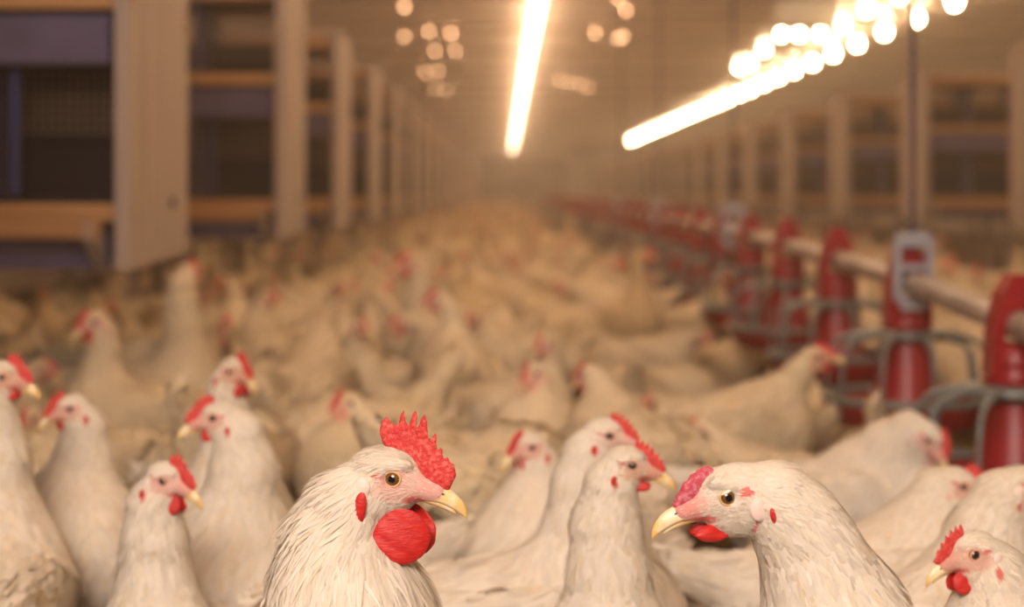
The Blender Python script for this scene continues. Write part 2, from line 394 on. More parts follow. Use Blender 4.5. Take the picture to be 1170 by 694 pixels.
# zinc hanger on the pipe above feeder two, and its cord
for i, k in enumerate((1, 5, 9, 13)):
    y = feeder_y(k)-.05 if k == 1 else feeder_y(k)-.3; z = float(np.interp(y, ys, sm))
    t = empty('hanger_bracket', (FX, y, z))
    b = MB(); out = [(-.040, -.03), (-.040, .085), (-.030, .105), (.030, .105), (.040, .085), (.040, -.03), (.02, -.055), (-.02, -.055)]
    inn = [(-.026, -.015), (-.026, .030), (-.026, .075), (.026, .075), (.026, .030), (.026, -.015), (.014, -.030), (-.014, -.030)]
    V = [(x, yy, zz) for yy in (-.012, .012) for x, zz in out+inn]; F = []
    for q in range(8):
        r = (q+1) % 8
        F += [[q, r, 8+r, 8+q], [16+q, 24+q, 24+r, 16+r], [q, 16+q, 16+r, r], [8+q, 8+r, 24+r, 24+q]]
    b.add(V, F).build('frame', M['zinc'], t)
    b = MB().box(-.03, .03, -.009, .009, .026, .040); b.build('crossbar', M['zinc'], t)
    tag(t, 'zinc hanger bracket clamping the feed pipe above the second feeder' if k == 1 else 'blurred zinc hanger bracket farther along the feed pipe', 'bracket', 'hanger brackets on the feed pipe')
    b = MB().tube([(FX, y, z+.10), (FX, y, 1.6), (FX, y, ZC)], .004 if k > 1 else .0055, 8)
    tag(b.build('suspension_cord', M['rope'], None, True), 'dark vertical cord holding up the feed pipe at the second feeder' if k == 1 else 'dark vertical cord holding up the far feed pipe', 'cord', 'cords holding the feed pipe')

# ================================================================== BIRDS
# ---- signed distance pieces, evaluated with numpy; smooth unions; meshed by surface nets
def ell(P, c, r):
    q = (P-np.array(c, 'f4'))/np.array(r, 'f4'); k0 = np.sqrt((q*q).sum(-1)); q2 = q/np.array(r, 'f4')
    k1 = np.sqrt((q2*q2).sum(-1))+1e-9
    return k0*(k0-1)/k1
def cap(P, a, b, ra, rb):
    a = np.array(a, 'f4'); b = np.array(b, 'f4'); ba = b-a; pa = P-a
    h = np.clip((pa@ba)/(ba@ba), 0, 1)
    return np.sqrt(((pa-h[..., None]*ba)**2).sum(-1))-(ra+(rb-ra)*h)
def smin(a, b, k):
    h = np.clip(.5+.5*(b-a)/k, 0, 1); return b+(a-b)*h-k*h*(1-h)
def surfnet(F, xs, ys, zs):
    nx, ny, nz = F.shape; S = F < 0
    cnt = np.zeros((nx-1, ny-1, nz-1), 'i1')
    for i in (0, 1):
        for j in (0, 1):
            for k in (0, 1): cnt += S[i:nx-1+i, j:ny-1+j, k:nz-1+k]
    act = (cnt > 0) & (cnt < 8); idx = np.argwhere(act); n = len(idx)
    ids = -np.ones(act.shape, 'i4'); ids[act] = np.arange(n)
    acc = np.zeros((n, 3)); c = np.zeros(n); I = idx.T; G = (xs, ys, zs)
    for ax in range(3):
        o1, o2 = [q for q in range(3) if q != ax]
        for u in (0, 1):
            for v in (0, 1):
                A = [I[0].copy(), I[1].copy(), I[2].copy()]; A[o1] += u; A[o2] += v; B = [q.copy() for q in A]; B[ax] += 1
                fa = F[tuple(A)]; fb = F[tuple(B)]; cr = (fa < 0) != (fb < 0)
                t = np.where(cr, fa/np.where(cr, fa-fb, 1), 0)
                p = np.stack([G[q][A[q]] for q in range(3)], 1).astype(float)
                p[:, ax] += t*(G[ax][B[ax]]-G[ax][A[ax]])
                acc[cr] += p[cr]; c[cr] += 1
    V = acc/c[:, None]; Q = []
    for ax in range(3):
        o1, o2 = [(1, 2), (2, 0), (0, 1)][ax]
        sl0 = [slice(None)]*3; sl1 = [slice(None)]*3; sl0[ax] = slice(0, -1); sl1[ax] = slice(1, None)
        cr = S[tuple(sl0)] != S[tuple(sl1)]; e = np.argwhere(cr)
        e = e[(e[:, o1] > 0) & (e[:, o2] > 0) & (e[:, o1] < F.shape[o1]-1) & (e[:, o2] < F.shape[o2]-1)]
        inside0 = S[tuple(e.T)]
        def cell(d1, d2):
            q = e.copy(); q[:, o1] -= d1; q[:, o2] -= d2; return ids[tuple(q.T)]
        q = np.stack([cell(1, 1), cell(0, 1), cell(0, 0), cell(1, 0)], 1)
        q[~inside0] = q[~inside0][:, ::-1]; Q.append(q)
    Q = np.concatenate(Q); t = V[Q]
    vol = (t[:, 0]*np.cross(t[:, 1], t[:, 2])).sum()+(t[:, 0]*np.cross(t[:, 2], t[:, 3])).sum()
    return V, (Q if vol > 0 else Q[:, ::-1])
def vnormals(V, Q):
    n = np.cross(V[Q[:, 2]]-V[Q[:, 0]], V[Q[:, 3]]-V[Q[:, 1]]); N = np.zeros_like(V)
    for k in range(4): np.add.at(N, Q[:, k], n)
    return N/(np.linalg.norm(N, axis=1)[:, None]+1e-12)
def axis_grid(lo, hi, flo, fhi, coarse, fine):
    a = [lo]
    while a[-1] < hi:
        x = a[-1]; dist = max(flo-x, x-fhi, 0); a.append(x+min(coarse, fine+dist*.25))
    return np.array(a, 'f4')
def sstep(a, b, x): t = np.clip((x-a)/(b-a), 0, 1); return t*t*(3-2*t)
def vnoise(P, f, seed=0):
    """cheap smooth 3d value noise"""
    q = P*f+seed*17.3; i = np.floor(q).astype(int); t = q-i; t = t*t*(3-2*t); out = 0
    for a in (0, 1):
        for b_ in (0, 1):
            for c in (0, 1):
                h = (i[:, 0]+a)*374761393+(i[:, 1]+b_)*668265263+(i[:, 2]+c)*2147483647
                h = (h ^ (h >> 13))*1274126177 & 0xffffffff; h = ((h ^ (h >> 16)) & 0xffff)/65535.
                out = out+h*(t[:, 0] if a else 1-t[:, 0])*(t[:, 1] if b_ else 1-t[:, 1])*(t[:, 2] if c else 1-t[:, 2])
    return out
def rotz(a): c, s = math.cos(a), math.sin(a); return np.array([[c, -s, 0], [s, c, 0], [0, 0, 1.]])
def roty(a): c, s = math.cos(a), math.sin(a); return np.array([[c, 0, s], [0, 1, 0], [-s, 0, c]])   # +a: nose down
def rotx(a): c, s = math.cos(a), math.sin(a); return np.array([[1, 0, 0], [0, c, -s], [0, s, c]])

FEATHER = np.array([.83, .75, .64]); SKIN = np.array([.80, .48, .40]); RED = np.array([.62, .05, .06]); PINK = np.array([.78, .30, .26])

# ---- combs, outlines in millimetres about the eye, x towards the beak
COMBS = {
 'tall': ([(-13.5, 30), (-12.5, 38), (-8, 43), (-4.5, 38), (0, 36.5), (2, 44), (5, 48.5), (6.2, 40), (8, 36.5), (11, 45), (13.5, 48), (15, 44), (14.6, 35.5), (18, 43), (20.5, 45), (22, 39.5), (23, 28.5), (25, 27.5), (27, 31.5), (29.4, 30.5), (28.8, 24), (29.6, 19.5), (31.6, 22), (33.2, 20.5), (34, 14), (37, 15.5), (39, 11.5), (41.8, 10), (43.2, 2), (38, -9), (30, -11), (19, -3), (11, 5), (5, 11), (1, 15), (-3, 18), (-10, 21)], 3.4),
 'low': ([(0, 19), (0, 25), (3, 31.5), (6, 24.5), (9, 31), (12, 22.5), (16, 28), (18, 18.5), (23, 22.5), (24, 13.5), (29, 15.5), (29.5, 7), (34, 8.5), (36, 1), (40, -4), (33, -10), (21, -4), (13, 4), (6, 10), (1, 14)], 3.2),
 'strip': ([(4, 17), (8, 19.5), (11, 20.5), (14, 19.2), (17, 18.6), (19, 16), (22.5, 15), (24.5, 11), (28, 9), (30, 4), (33, 1), (34, -3), (36.5, -6), (33, -10), (22, -6), (13, 2), (7, 8), (3, 12)], 4.4),
 'upright': ([(-4, 20), (-4, 26), (-1, 32), (2, 27.5), (5, 35), (8, 33), (9, 27), (13, 33), (15, 30), (15.5, 23), (20, 27), (22.5, 22), (23, 16), (28, 17), (29.5, 11), (34, 11), (36, 4), (40, -1), (38, -6), (31, -10), (20, -4), (11, 4), (4, 10), (-2, 15)], 3.3),
}
def poly_sdf(px, pz, pts):
    d = np.full(px.shape, 1e9); ins = np.zeros(px.shape, bool); n = len(pts)
    for i in range(n):
        ax, az = pts[i]; bx_, bz = pts[(i+1) % n]; ex, ez = bx_-ax, bz-az; wx, wz = px-ax, pz-az
        h = np.clip((wx*ex+wz*ez)/(ex*ex+ez*ez), 0, 1); d = np.minimum(d, (wx-ex*h)**2+(wz-ez*h)**2)
        c = ((az > pz) != (bz > pz)) & (px < (bx_-ax)*(pz-az)/((bz-az) if bz != az else 1e-9)+ax); ins ^= c
    return np.where(ins, -1, 1)*np.sqrt(d)
def comb_mesh(kind, step=.7, lean=0.0):
    pts, T = COMBS[kind]; P = np.array(pts)
    xs = np.arange(P[:, 0].min()-2, P[:, 0].max()+2, step); zs = np.arange(P[:, 1].min()-2, P[:, 1].max()+2, step); ys = np.arange(-T-1.5, T+1.5, min(step, .8))
    gx, gz = np.meshgrid(xs, zs, indexing='ij'); d2 = poly_sdf(gx, gz, pts)+.25
    h = np.maximum(-d2, 0)
    lowz = np.interp(gx, [-14, 0, 20, 40], [24, 22, 8, -6]); base = np.clip(1-(gz-lowz)/22, .25, 1)
    T2 = T*base*np.sqrt(np.clip(h/3.2, 0, 1)*(2-np.clip(h/3.2, 0, 1)))
    wob = .5*np.sin(gx*.9+gz*.5)+.35*np.sin(gz*1.3-gx*.4)
    F = np.where(d2[:, None, :] > 0, np.maximum(d2[:, None, :], .3), np.abs(ys[None, :, None]-.25*wob[:, None, :])-T2[:, None, :]).astype('f4')
    V, Q = surfnet(F, xs, ys, zs)
    V[:, 1] += lean*np.maximum(V[:, 2]-22, 0)
    return mesh_np('comb', V*.001, Q)
def loft(st, n=14, cf=.45):
    """stations (x, z top, z bottom, half width) in mm"""
    V = []; F = []
    for x, zt, zb, w_ in st:
        c = zt*cf+zb*(1-cf)
        for k in range(n):
            a = 2*PI*k/n; s_, co = math.sin(a), math.cos(a)
            V.append((x, co*w_, c+(zt-c)*s_ if s_ > 0 else c+(c-zb)*s_*abs(s_)**.0))
    m = len(st)
    for i in range(m-1): F += [[i*n+k, (i+1)*n+k, (i+1)*n+(k+1) % n, i*n+(k+1) % n] for k in range(n)]
    F += [list(range(n)), [(m-1)*n+k for k in range(n)][::-1]]
    me = mesh_np('loft', np.array(V)*.001, F)
    bm = bmesh.new(); bm.from_mesh(me); bmesh.ops.recalc_face_normals(bm, faces=bm.faces); bm.to_mesh(me); bm.free()
    return me
UPPER = loft([(14, -1, -15, 7.2), (20, -2, -15.5, 7.2), (25, -3.2, -16.3, 7.0), (29, -4.2, -17.3, 6.6), (33, -5.6, -18.5, 6.0), (37, -7.4, -20.1, 5.3), (41, -9.8, -22.0, 4.4), (44.5, -12.6, -24.0, 3.5), (47.5, -16, -26.2, 2.5), (49.7, -19.8, -27.8, 1.5), (50.8, -23.5, -28.8, .7)], 18, .27)
LOWER = loft([(12, -11.5, -16.4, 4.4), (16, -12.0, -17.4, 4.5), (22, -13, -18.6, 4.5), (30, -15, -20.8, 4.2), (36, -17.5, -22.9, 3.3), (40, -20.2, -24.8, 2.3), (43, -23, -26.0, 1.0)], 14, .6)
def blob(r, n=20, m_=12, fn=None, name='blob'):
    bm = bmesh.new(); bmesh.ops.create_uvsphere(bm, u_segments=n, v_segments=m_, radius=1)
    for v in bm.verts:
        p = v.co.copy(); q = Vector((p.x*r[0], p.y*r[1], p.z*r[2])); v.co = (fn(p, q) if fn else q)*.001
    me = bpy.data.meshes.new(name); bm.to_mesh(me); bm.free(); return me
def eye_mesh():
    me = blob((6.3, 6.3, 6.3), 32, 20, name='eye'); a = me.attributes.new('radial', 'FLOAT', 'POINT')
    co = np.zeros(len(me.vertices)*3); me.vertices.foreach_get('co', co); co = co.reshape(-1, 3)*1000
    a.data.foreach_set('value', np.clip(np.sqrt(co[:, 0]**2+co[:, 2]**2)/5.4, 0, 1)); return me
EYE = eye_mesh(); EYE.materials.append(M['eye']); EYE_D = EYE.copy(); EYE_D.materials.clear(); EYE_D.materials.append(M['eye_dark'])
def torus_me(R, r, name):
    mb = MB().tube([(R*math.cos(a), 0, R*.88*math.sin(a)) for a in np.linspace(0, 2*PI, 33)[:-1]], r, 8, True); return mesh_np(name, np.array(mb.v)*.001, mb.f)
LID = torus_me(5.9, .9, 'eyelid'); LID_P = LID.copy(); LID.materials.append(M['eyelid']); LID_P.materials.append(M['eyelid_pink'])
def wat(p, q):
    k = 1.0-.10*max(p.z, 0); return Vector((q.x*k, q.y*(1.1-.35*p.z)+.5*math.sin(q.z*.45+q.x*.3), q.z-.0))
WATTLE_BIG = blob((20.5, 3.4, 19.5), 40, 30, wat, 'wattle'); WATTLE_MID = blob((12, 3.0, 12), 24, 18, wat, 'wattle'); WATTLE_FLAT = blob((13, 3.0, 6), 24, 18, wat, 'wattle'); WATTLE_SM = blob((8, 2.6, 8.5), 20, 14, wat, 'wattle')
def brow(p, q):
    if p.z < .5: q = Vector((q.x*.7, q.y*.6, 2.4+q.z*.1))
    return q
BROW = blob((8.2, 7.0, 6.6), 28, 20, brow, 'brow'); BROW.materials.append(M['brow'])
LOBE_W = blob((6, 2.4, 6.5), 16, 12, None, 'earlobe'); LOBE_R = blob((3.6, 2.0, 7.5), 16, 12, None, 'red_lobe'); NOST = blob((2.6, .9, .9), 10, 8, None, 'nostril')
COMB_ME = {k: comb_mesh(k, .7 if k == 'tall' else .9, .12 if k == 'upright' else 0) for k in COMBS}
for k in COMB_ME: COMB_ME[k].materials.append(M['comb_pink'] if k == 'strip' else M['comb'])
for q in (UPPER, LOWER): q.materials.append(M['beak'])
for q in (WATTLE_BIG, WATTLE_MID, WATTLE_FLAT, WATTLE_SM, LOBE_R): q.materials.append(M['wattle'])
LOBE_W.materials.append(M['lobe_white']); NOST.materials.append(M['nostril'])
def leg_mesh(side):
    b = MB(); hip = (.01, side*.05, .17); knee = (-.015, side*.052, .11); ank = (.005, side*.055, .018)
    b.tube([hip, (0, side*.051, .13), knee, (-.008, side*.053, .07), ank], [.018, .013, .010, .0075, .009], 10)
    for a, L_ in ((0, .062), (.55, .052), (-.55, .052), (PI, .026)):
        p = [(ank[0], ank[1], .016)]+[(ank[0]+math.cos(a)*L_*t, ank[1]+math.sin(a)*L_*t, .014*(1-t)+.006) for t in (.35, .7, 1)]
        b.tube(p, [.007, .0055, .005, .002], 8)
    me = mesh_np('leg', b.v, b.f); bm = bmesh.new(); bm.from_mesh(me); bmesh.ops.recalc_face_normals(bm, faces=bm.faces); bm.to_mesh(me); bm.free()
    me.materials.append(M['leg']); return me
LEG = {1: leg_mesh(1), -1: leg_mesh(-1)}

def set_attrs(me, paint, flow=None):
    a = me.color_attributes.new('paint', 'FLOAT_COLOR', 'POINT'); a.data.foreach_set('color', np.concatenate([paint, np.ones((len(paint), 1))], 1).astype('f4').ravel())
    if flow is not None:
        f = me.attributes.new('flow', 'FLOAT_VECTOR', 'POINT'); f.data.foreach_set('vector', flow.astype('f4').ravel())

def build_bird(sp):
    """sp: head eye-midpoint 'head' (root frame, m), 'hyaw','hpitch','hroll'; 's' head scale; neck [(x,y,z,r)] in root frame from skull to chest;
       body scale 'b', body pitch; comb kind; quality steps. Returns dict of meshes + head matrix"""
    s = sp['s']; H = np.array(sp['head']); R = rotz(sp['hyaw'])@roty(sp['hpitch'])@rotx(sp.get('hroll', 0)); bs = sp.get('b', 1.0)
    neck = [np.array(n) for n in sp['neck']]; pitch = sp.get('bpitch', -.16)
    Bc = np.array([0, 0, .245])*bs; Rb = roty(pitch)
    def bp(x, y, z): return Bc+Rb@(np.array([x, y, z-.245])*bs)
    tail = bp(-.235, 0, .33+sp.get('tail', 0))
    fine, coarse = sp['fine'], sp['coarse']
    allp = np.array([n[:3] for n in neck]+[H, H+R@np.array([.05*s, 0, -.03*s]), tail, bp(.17, 0, .25), bp(0, 0, .1)])
    lo = allp.min(0)-.07; hi = allp.max(0)+.07; lo[1] = min(lo[1], -.13*bs); hi[1] = max(hi[1], .13*bs); lo[2] = min(lo[2], .07); hi[2] = max(hi[2], .40*bs)
    hr = .036*s; hc = H+R@np.array([0, 0, -.006*s])
    xs, ys, zs = [axis_grid(lo[k], hi[k], hc[k]-hr, hc[k]+hr, coarse, fine) for k in range(3)]
    P = np.stack(np.meshgrid(xs, ys, zs, indexing='ij'), -1).astype('f4')
    # head
    def head_sdf(L_):
        d = ell(L_, (-7, 0, 2.5), (24, 14, 17.5)); d = smin(d, cap(L_, (4, 0, -4), (29, 0, -11.0), 12, 7.3), 7)
        d = smin(d, ell(L_, (-8, 0, -15), (19, 12.5, 15)), 9)
        for q in (-1, 1):
            d = smin(d, ell(L_, (-2, q*9.5, 9.0), (15, 5.0, 4.0)), 4)      # brow
            d = smin(d, ell(L_, (-11, q*10, -9), (11, 5.0, 10)), 5)      # cheek
        return d
    def full(P):
        L_ = ((P-H.astype('f4'))@R.astype('f4'))*(1000/s); d = head_sdf(L_)*(s/1000); nk = None
        for a, b_ in zip(neck[:-1], neck[1:]):
            c = cap(P, a[:3], b_[:3], a[3], b_[3]); nk = c if nk is None else smin(nk, c, .012)
        d = smin(d, nk, .009*s)
        LB = ((P-Bc.astype('f4'))@Rb.astype('f4'))/bs; LB[..., 2] += .245
        body = ell(LB, (-.01, 0, .25), (.155, .088, .095)); body = smin(body, ell(LB, (.075, 0, .25), (.090, .080, .090)), .05)
        body = smin(body, cap(LB*np.array([1, 1.35, 1], 'f4'), (-.12, 0, .275), (-.235, 0, .335+sp.get('tail', 0)), .055, .018), .05)
        for q in (-1, 1):
            body = smin(body, ell(LB, (0, q*.048, .165), (.055, .038, .06)), .03)
            wing = ell(LB, (-.03, q*.078, .268), (.125, .022, .062)); wing = smin(wing, cap(LB, (-.10, q*.07, .265), (-.19, q*.035, .27), .032, .008), .03)
            body = smin(body, wing, .007)
        return smin(d, body*bs, .045), L_
    yl_ = np.linspace(6, 30, 241); ln_ = H+(np.stack([0*yl_, yl_, 0*yl_], 1)*s/1000)@R.T; YE = float(yl_[np.argmax(full(ln_.astype('f4'))[0] > 0)])
    def ysurf(x, z):
        y_ = np.linspace(1, 34, 331); ln = H+(np.stack([0*y_+x, y_, 0*y_+z], 1)*s/1000)@R.T; return float(y_[np.argmax(full(ln.astype('f4'))[0] > 0)])
    YS = dict(lobe=ysurf(-20, -7), rlobe=ysurf(*sp.get('rpos', (-20.5, -19))), ear=ysurf(-13, 2))
    d, L_ = full(P)
    for q in (-1, 1): d = -smin(-d, (np.sqrt(((L_-np.array([0, q*(YE+3.2), 0], 'f4'))**2).sum(-1))-6.4)*(s/1000), .002*s)   # eye sockets
    V, Q = surfnet(d, xs, ys, zs); N = vnormals(V, Q)
    # spine for the flow of the feathers
    sp_pts = np.array([H+R@np.array([.03*s, 0, -.008*s]), H+R@np.array([-.012*s, 0, .004*s])]+[n[:3] for n in neck]+[bp(0, 0, .26), bp(-.14, 0, .28), tail])
    seg = sp_pts[1:]-sp_pts[:-1]; sl = np.linalg.norm(seg, axis=1); cum = np.concatenate([[0], np.cumsum(sl)])
    best = np.full(len(V), 1e9); S_ = np.zeros(len(V)); Tn = np.zeros_like(V)
    tv = seg/sl[:, None]
    for i in range(len(seg)):
        h = np.clip(((V-sp_pts[i])@seg[i])/(sl[i]**2), 0, 1); dd = np.linalg.norm(V-sp_pts[i]-h[:, None]*seg[i], axis=1)
        m_ = dd < best; best[m_] = dd[m_]; S_[m_] = cum[i]+h[m_]*sl[i]
        t0 = tv[max(i-1, 0)]; t1 = tv[i]; t2 = tv[min(i+1, len(seg)-1)]
        tt = np.where(h[:, None] < .5, t1*(.5+h[:, None])+t0*(.5-h[:, None]), t1*(1.5-h[:, None])+t2*(h[:, None]-.5)); Tn[m_] = tt[m_]
    flow_dir = Tn-(Tn*N).sum(1)[:, None]*N; flow_dir /= np.linalg.norm(flow_dir, axis=1)[:, None]+1e-9
    b1 = np.cross(Tn, [0.3, 0, 1.]); b1 /= np.linalg.norm(b1, axis=1)[:, None]+1e-9; b2 = np.cross(Tn, b1)
    th = np.stack([(N*b1).sum(1), (N*b2).sum(1)], 1)
    flow = np.concatenate([S_[:, None]*sp.get('f1', 60), th*sp.get('f2', 22)], 1)
    # paint: bare skin about the face, in head millimetres
    Lv = ((V-H)@R)*(1000/s); x, y, z = Lv.T; near = (np.linalg.norm(Lv, axis=1) < 48)
    n1 = vnoise(Lv+50, .35, 1)-.5; n2 = vnoise(Lv+50, .9, 2)-.5
    e = np.sqrt(((x-4)/(20+4*(x > 4)))**2+((z+5)/13.5)**2)+n1*.35
    skin = (1-sstep(.75, 1.15, e))*near
    lores = sstep(8, 20, x)*sstep(-22, -16, z)*near*(1-sstep(2, 9, z-(30-x)*.35))
    skin = np.maximum(skin, lores)*sp.get('skin', 1)
    redm = np.maximum(1-sstep(.5, 1.1, np.sqrt(((x-14)/9)**2+((z+16)/4)**2)+n2*.4), 0)
    ear = 1-sstep(.5, 1.1, np.sqrt(((x+13)/8)**2+((z-3+.25*(x+13))/2.6)**2)+n2*.3)
    ear2 = 1-sstep(.5, 1.1, np.sqrt(((x+17)/4.5)**2+((z+20)/10)**2)+n2*.3)
    eyer = 1-sstep(.6, 1.4, np.sqrt((x/9.)**2+(z/8.)**2)+n2*.3)
    red = np.clip(redm+ear+ear2*sp.get('ear2', 1), 0, 1)*near*(np.abs(y) > 4)
    red = np.maximum(red, sp.get('patch', 0)*near*(1-sstep(.6, 1.1, np.sqrt(((x+12)/6.5)**2+((z-4.5-.25*(x+12))/4.2)**2)+n2*.4)))
    front = sstep(12, 22, x+n1*8)*near*(1-sstep(16, 24, z))*sp.get('redlores', .5)
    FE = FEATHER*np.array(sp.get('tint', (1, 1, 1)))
    col = FE*(1+.05*(vnoise(V, 40, 3)-.5))[:, None]
    warm = sstep(.06, .0, np.abs(z+0)*0+(V[:, 2]-0)*0+vnoise(V, 14, 5)*.1)[:, None]*0
    col = col*(1-warm)
    yel = (sstep(.45, .8, vnoise(V, 18, 7))*.5*(S_ > .12))[:, None]; col = col*(1-yel*.35)+np.array([.80, .62, .36])*yel*.35
    sk = SKIN*(1+.25*n2[:, None])*(1-.0*x[:, None]); col = col*(1-skin[:, None]*.85)+sk*skin[:, None]*.85
    pk = np.clip(front+eyer*.25*sp.get('eyepink', 1), 0, 1)[:, None]; col = col*(1-pk)+(PINK*(1+.3*n2[:, None]))*pk
    col = col*(1-red[:, None]*.8)+RED*1.15*red[:, None]*.8
    me = mesh_np('body', V, Q); set_attrs(me, col, flow); me.materials.append(M['plumage'])
    # feathers: real curved vanes lying down the flow
    fe = None; nb = sp.get('blades', 0)
    if nb:
        rg = np.random.default_rng(sp.get('seed', 1))
        C = V[Q].mean(1); A = np.linalg.norm(np.cross(V[Q[:, 2]]-V[Q[:, 0]], V[Q[:, 3]]-V[Q[:, 1]]), axis=1)/2
        sq = S_[Q].mean(1); skq = np.clip(skin+red+front, 0, 1)[Q].mean(1); lq = Lv[Q].mean(1)
        wgt = A*np.interp(sq, [0, .03, .07, .12, .25, .4], [9, 9, 4.5, 2.2, 1.0, .7])*(1-.975*skq)
        if 'zmin' in sp: wgt *= np.where(C[:, 2] < sp['zmin'], .12, 1)
        pick = rg.choice(len(Q), nb, p=wgt/wgt.sum()); uv = rg.random((nb, 2))
        q = V[Q[pick]]; p0 = (q[:, 0]*(1-uv[:, :1])+q[:, 1]*uv[:, :1])*(1-uv[:, 1:])+(q[:, 3]*(1-uv[:, :1])+q[:, 2]*uv[:, :1])*uv[:, 1:]
        nn = N[Q[pick]].mean(1); nn /= np.linalg.norm(nn, axis=1)[:, None]; dd = flow_dir[Q[pick]].mean(1); dd -= (dd*nn).sum(1)[:, None]*nn; dd /= np.linalg.norm(dd, axis=1)[:, None]+1e-9
        side = np.cross(nn, dd); ang = rg.normal(0, sp.get('messy', .16), nb)[:, None]; dd = dd*np.cos(ang)+side*np.sin(ang); side = np.cross(nn, dd)
        ss = sq[pick]; hk = sp.get('hackle', 1.0)
        ln = np.interp(ss, [0, .02, .045, .08, .14, .25, .45], [.0035, .0045, .007*hk, .016*hk, .026*hk, .030*hk**.5, .040])*rg.uniform(.6, 1.25, nb)
        wd = np.interp(ss, [0, .03, .06, .10, .2, .4], [.0006, .0007, .0011, .0016, .0032, .0075])*rg.uniform(.7, 1.2, nb)*sp.get('wide', 1)
        sk_ = skq[pick]; ln *= 1-.45*sk_; wd *= 1-.4*sk_
        lift = rg.uniform(.03, .30, nb)*sp.get('lift', 1)*np.interp(ss, [0, .05, .12], [.35, .5, 1]); K = 4
        prof = [1.0, 1.1, .75, .12]; vs = []; cs = []
        shade = rg.uniform(.92, 1.06, nb); base = FE*shade[:, None]; yl = (rg.random(nb) < .22)[:, None]*rg.uniform(.1, .5, nb)[:, None]; base = base*(1-yl)+np.array([.78, .62, .38])*yl
        for k in range(K):
            t = k/(K-1); c = p0+dd*(ln*t)[:, None]+nn*(ln*lift*t*(1-.75*t)+.0004)[:, None]
            wk = (wd*prof[k])[:, None]*side
            vs += [c-wk, c+wk]; cs += [base*1.0]*2
        VV = np.stack(vs, 1).reshape(-1, 3); CC = np.clip(np.stack(cs, 1).reshape(-1, 3), 0, .95)
        base_i = (np.arange(nb)*2*K)[:, None, None]; quad = np.array([[2*k, 2*k+2, 2*k+3, 2*k+1] for k in range(K-1)])[None]
        FF = (base_i+quad).reshape(-1, 4)
        fe = mesh_np('feathers', VV, FF); set_attrs(fe, CC); fe.materials.append(M['feather'])
        fe.polygons.foreach_set('use_smooth', [True]*len(FF))
        nrm = np.repeat(nn*.92+rg.normal(0, .12, (nb, 3)), 2*K, axis=0); nrm /= np.linalg.norm(nrm, axis=1)[:, None]
        fe.normals_split_custom_set_from_vertices(nrm.tolist())
    me.polygons.foreach_set('use_smooth', [True]*len(Q))
    HM = Matrix(np.block([[R*s, H[:, None]], [np.zeros((1, 3)), np.ones((1, 1))]]).tolist())
    return dict(body=me, feathers=fe, HM=HM, sp=sp, YE=YE, YS=YS)

def assemble(bd, name='hen', detail=2):
    """thing with its parts as objects"""
    sp = bd['sp']; t = empty(name); bs = sp.get('b', 1)
    bo = link('body', bd['body'], t)
    if bd['feathers']: o = bpy.data.objects.new('feathers', bd['feathers']); COL.objects.link(o); o.parent = t
    def part(nm, me, loc=(0, 0, 0), rot=(0, 0, 0), sc=(1, 1, 1), par=None):
        o = link(nm, me, t)
        o.matrix_local = bd['HM']@Matrix.Translation(Vector(loc)*.001)@Matrix.Rotation(rot[2], 4, 'Z')@Matrix.Rotation(rot[1], 4, 'Y')@Matrix.Rotation(rot[0], 4, 'X')@Matrix.Diagonal((*sc, 1))
        return o
    part('comb', COMB_ME[sp['comb']])
    part('upper_beak', UPPER); part('lower_beak', LOWER)
    wt = sp.get('wattle', 'mid')
    for q in (-1, 1):
        part('eye', EYE if sp.get('eye') == 'amber' else EYE_D, (0, q*(bd['YE']-4.7), 0))
        if detail > 1:
            part('eyelid', LID if sp.get('eye') == 'amber' else LID_P, (0, q*(bd['YE']-1.0), 0), (0, 0, 0))
            if sp.get('frown'):
                for nm, me_ in (('brow', BROW),): part(nm, me_, (0, q*(bd['YE']-4.4), 0), (0, math.radians(sp['frown']), 0))
            part('nostril', NOST, (33.5, q*4.6, -10.5), (0, .35, 0))
        if wt == 'big': part('wattle', WATTLE_BIG, (7, q*14.5, -40), (q*.08, 0, -q*.33))
        elif wt == 'mid': part('wattle', WATTLE_MID, (11, q*8, -29), (q*.2, 0, -q*.2))
        elif wt == 'flat': part('wattle', WATTLE_FLAT, (9, q*6, -25.5), (q*.2, .0, q*.1))
        else: part('wattle', WATTLE_SM, (10, q*6, -25), (q*.2, 0, q*.1))
        if detail > 1:
            part('white_earlobe', LOBE_W, (-20, q*(bd['YS']['lobe']-.6), -6 if wt != 'flat' else -8), (0, 0, 0), sp.get('lobe', (1, 1, 1)))
            part('red_earlobe', LOBE_R, (sp.get('rpos', (-20.5, -19))[0], q*(bd['YS']['rlobe']-.3), sp.get('rpos', (-20.5, -19))[1]), (0, .25, 0), sp.get('rlobe', (1, 1, 1)))
        o = link('leg', LEG[q], t); o.scale = (bs, bs, bs)
    return t
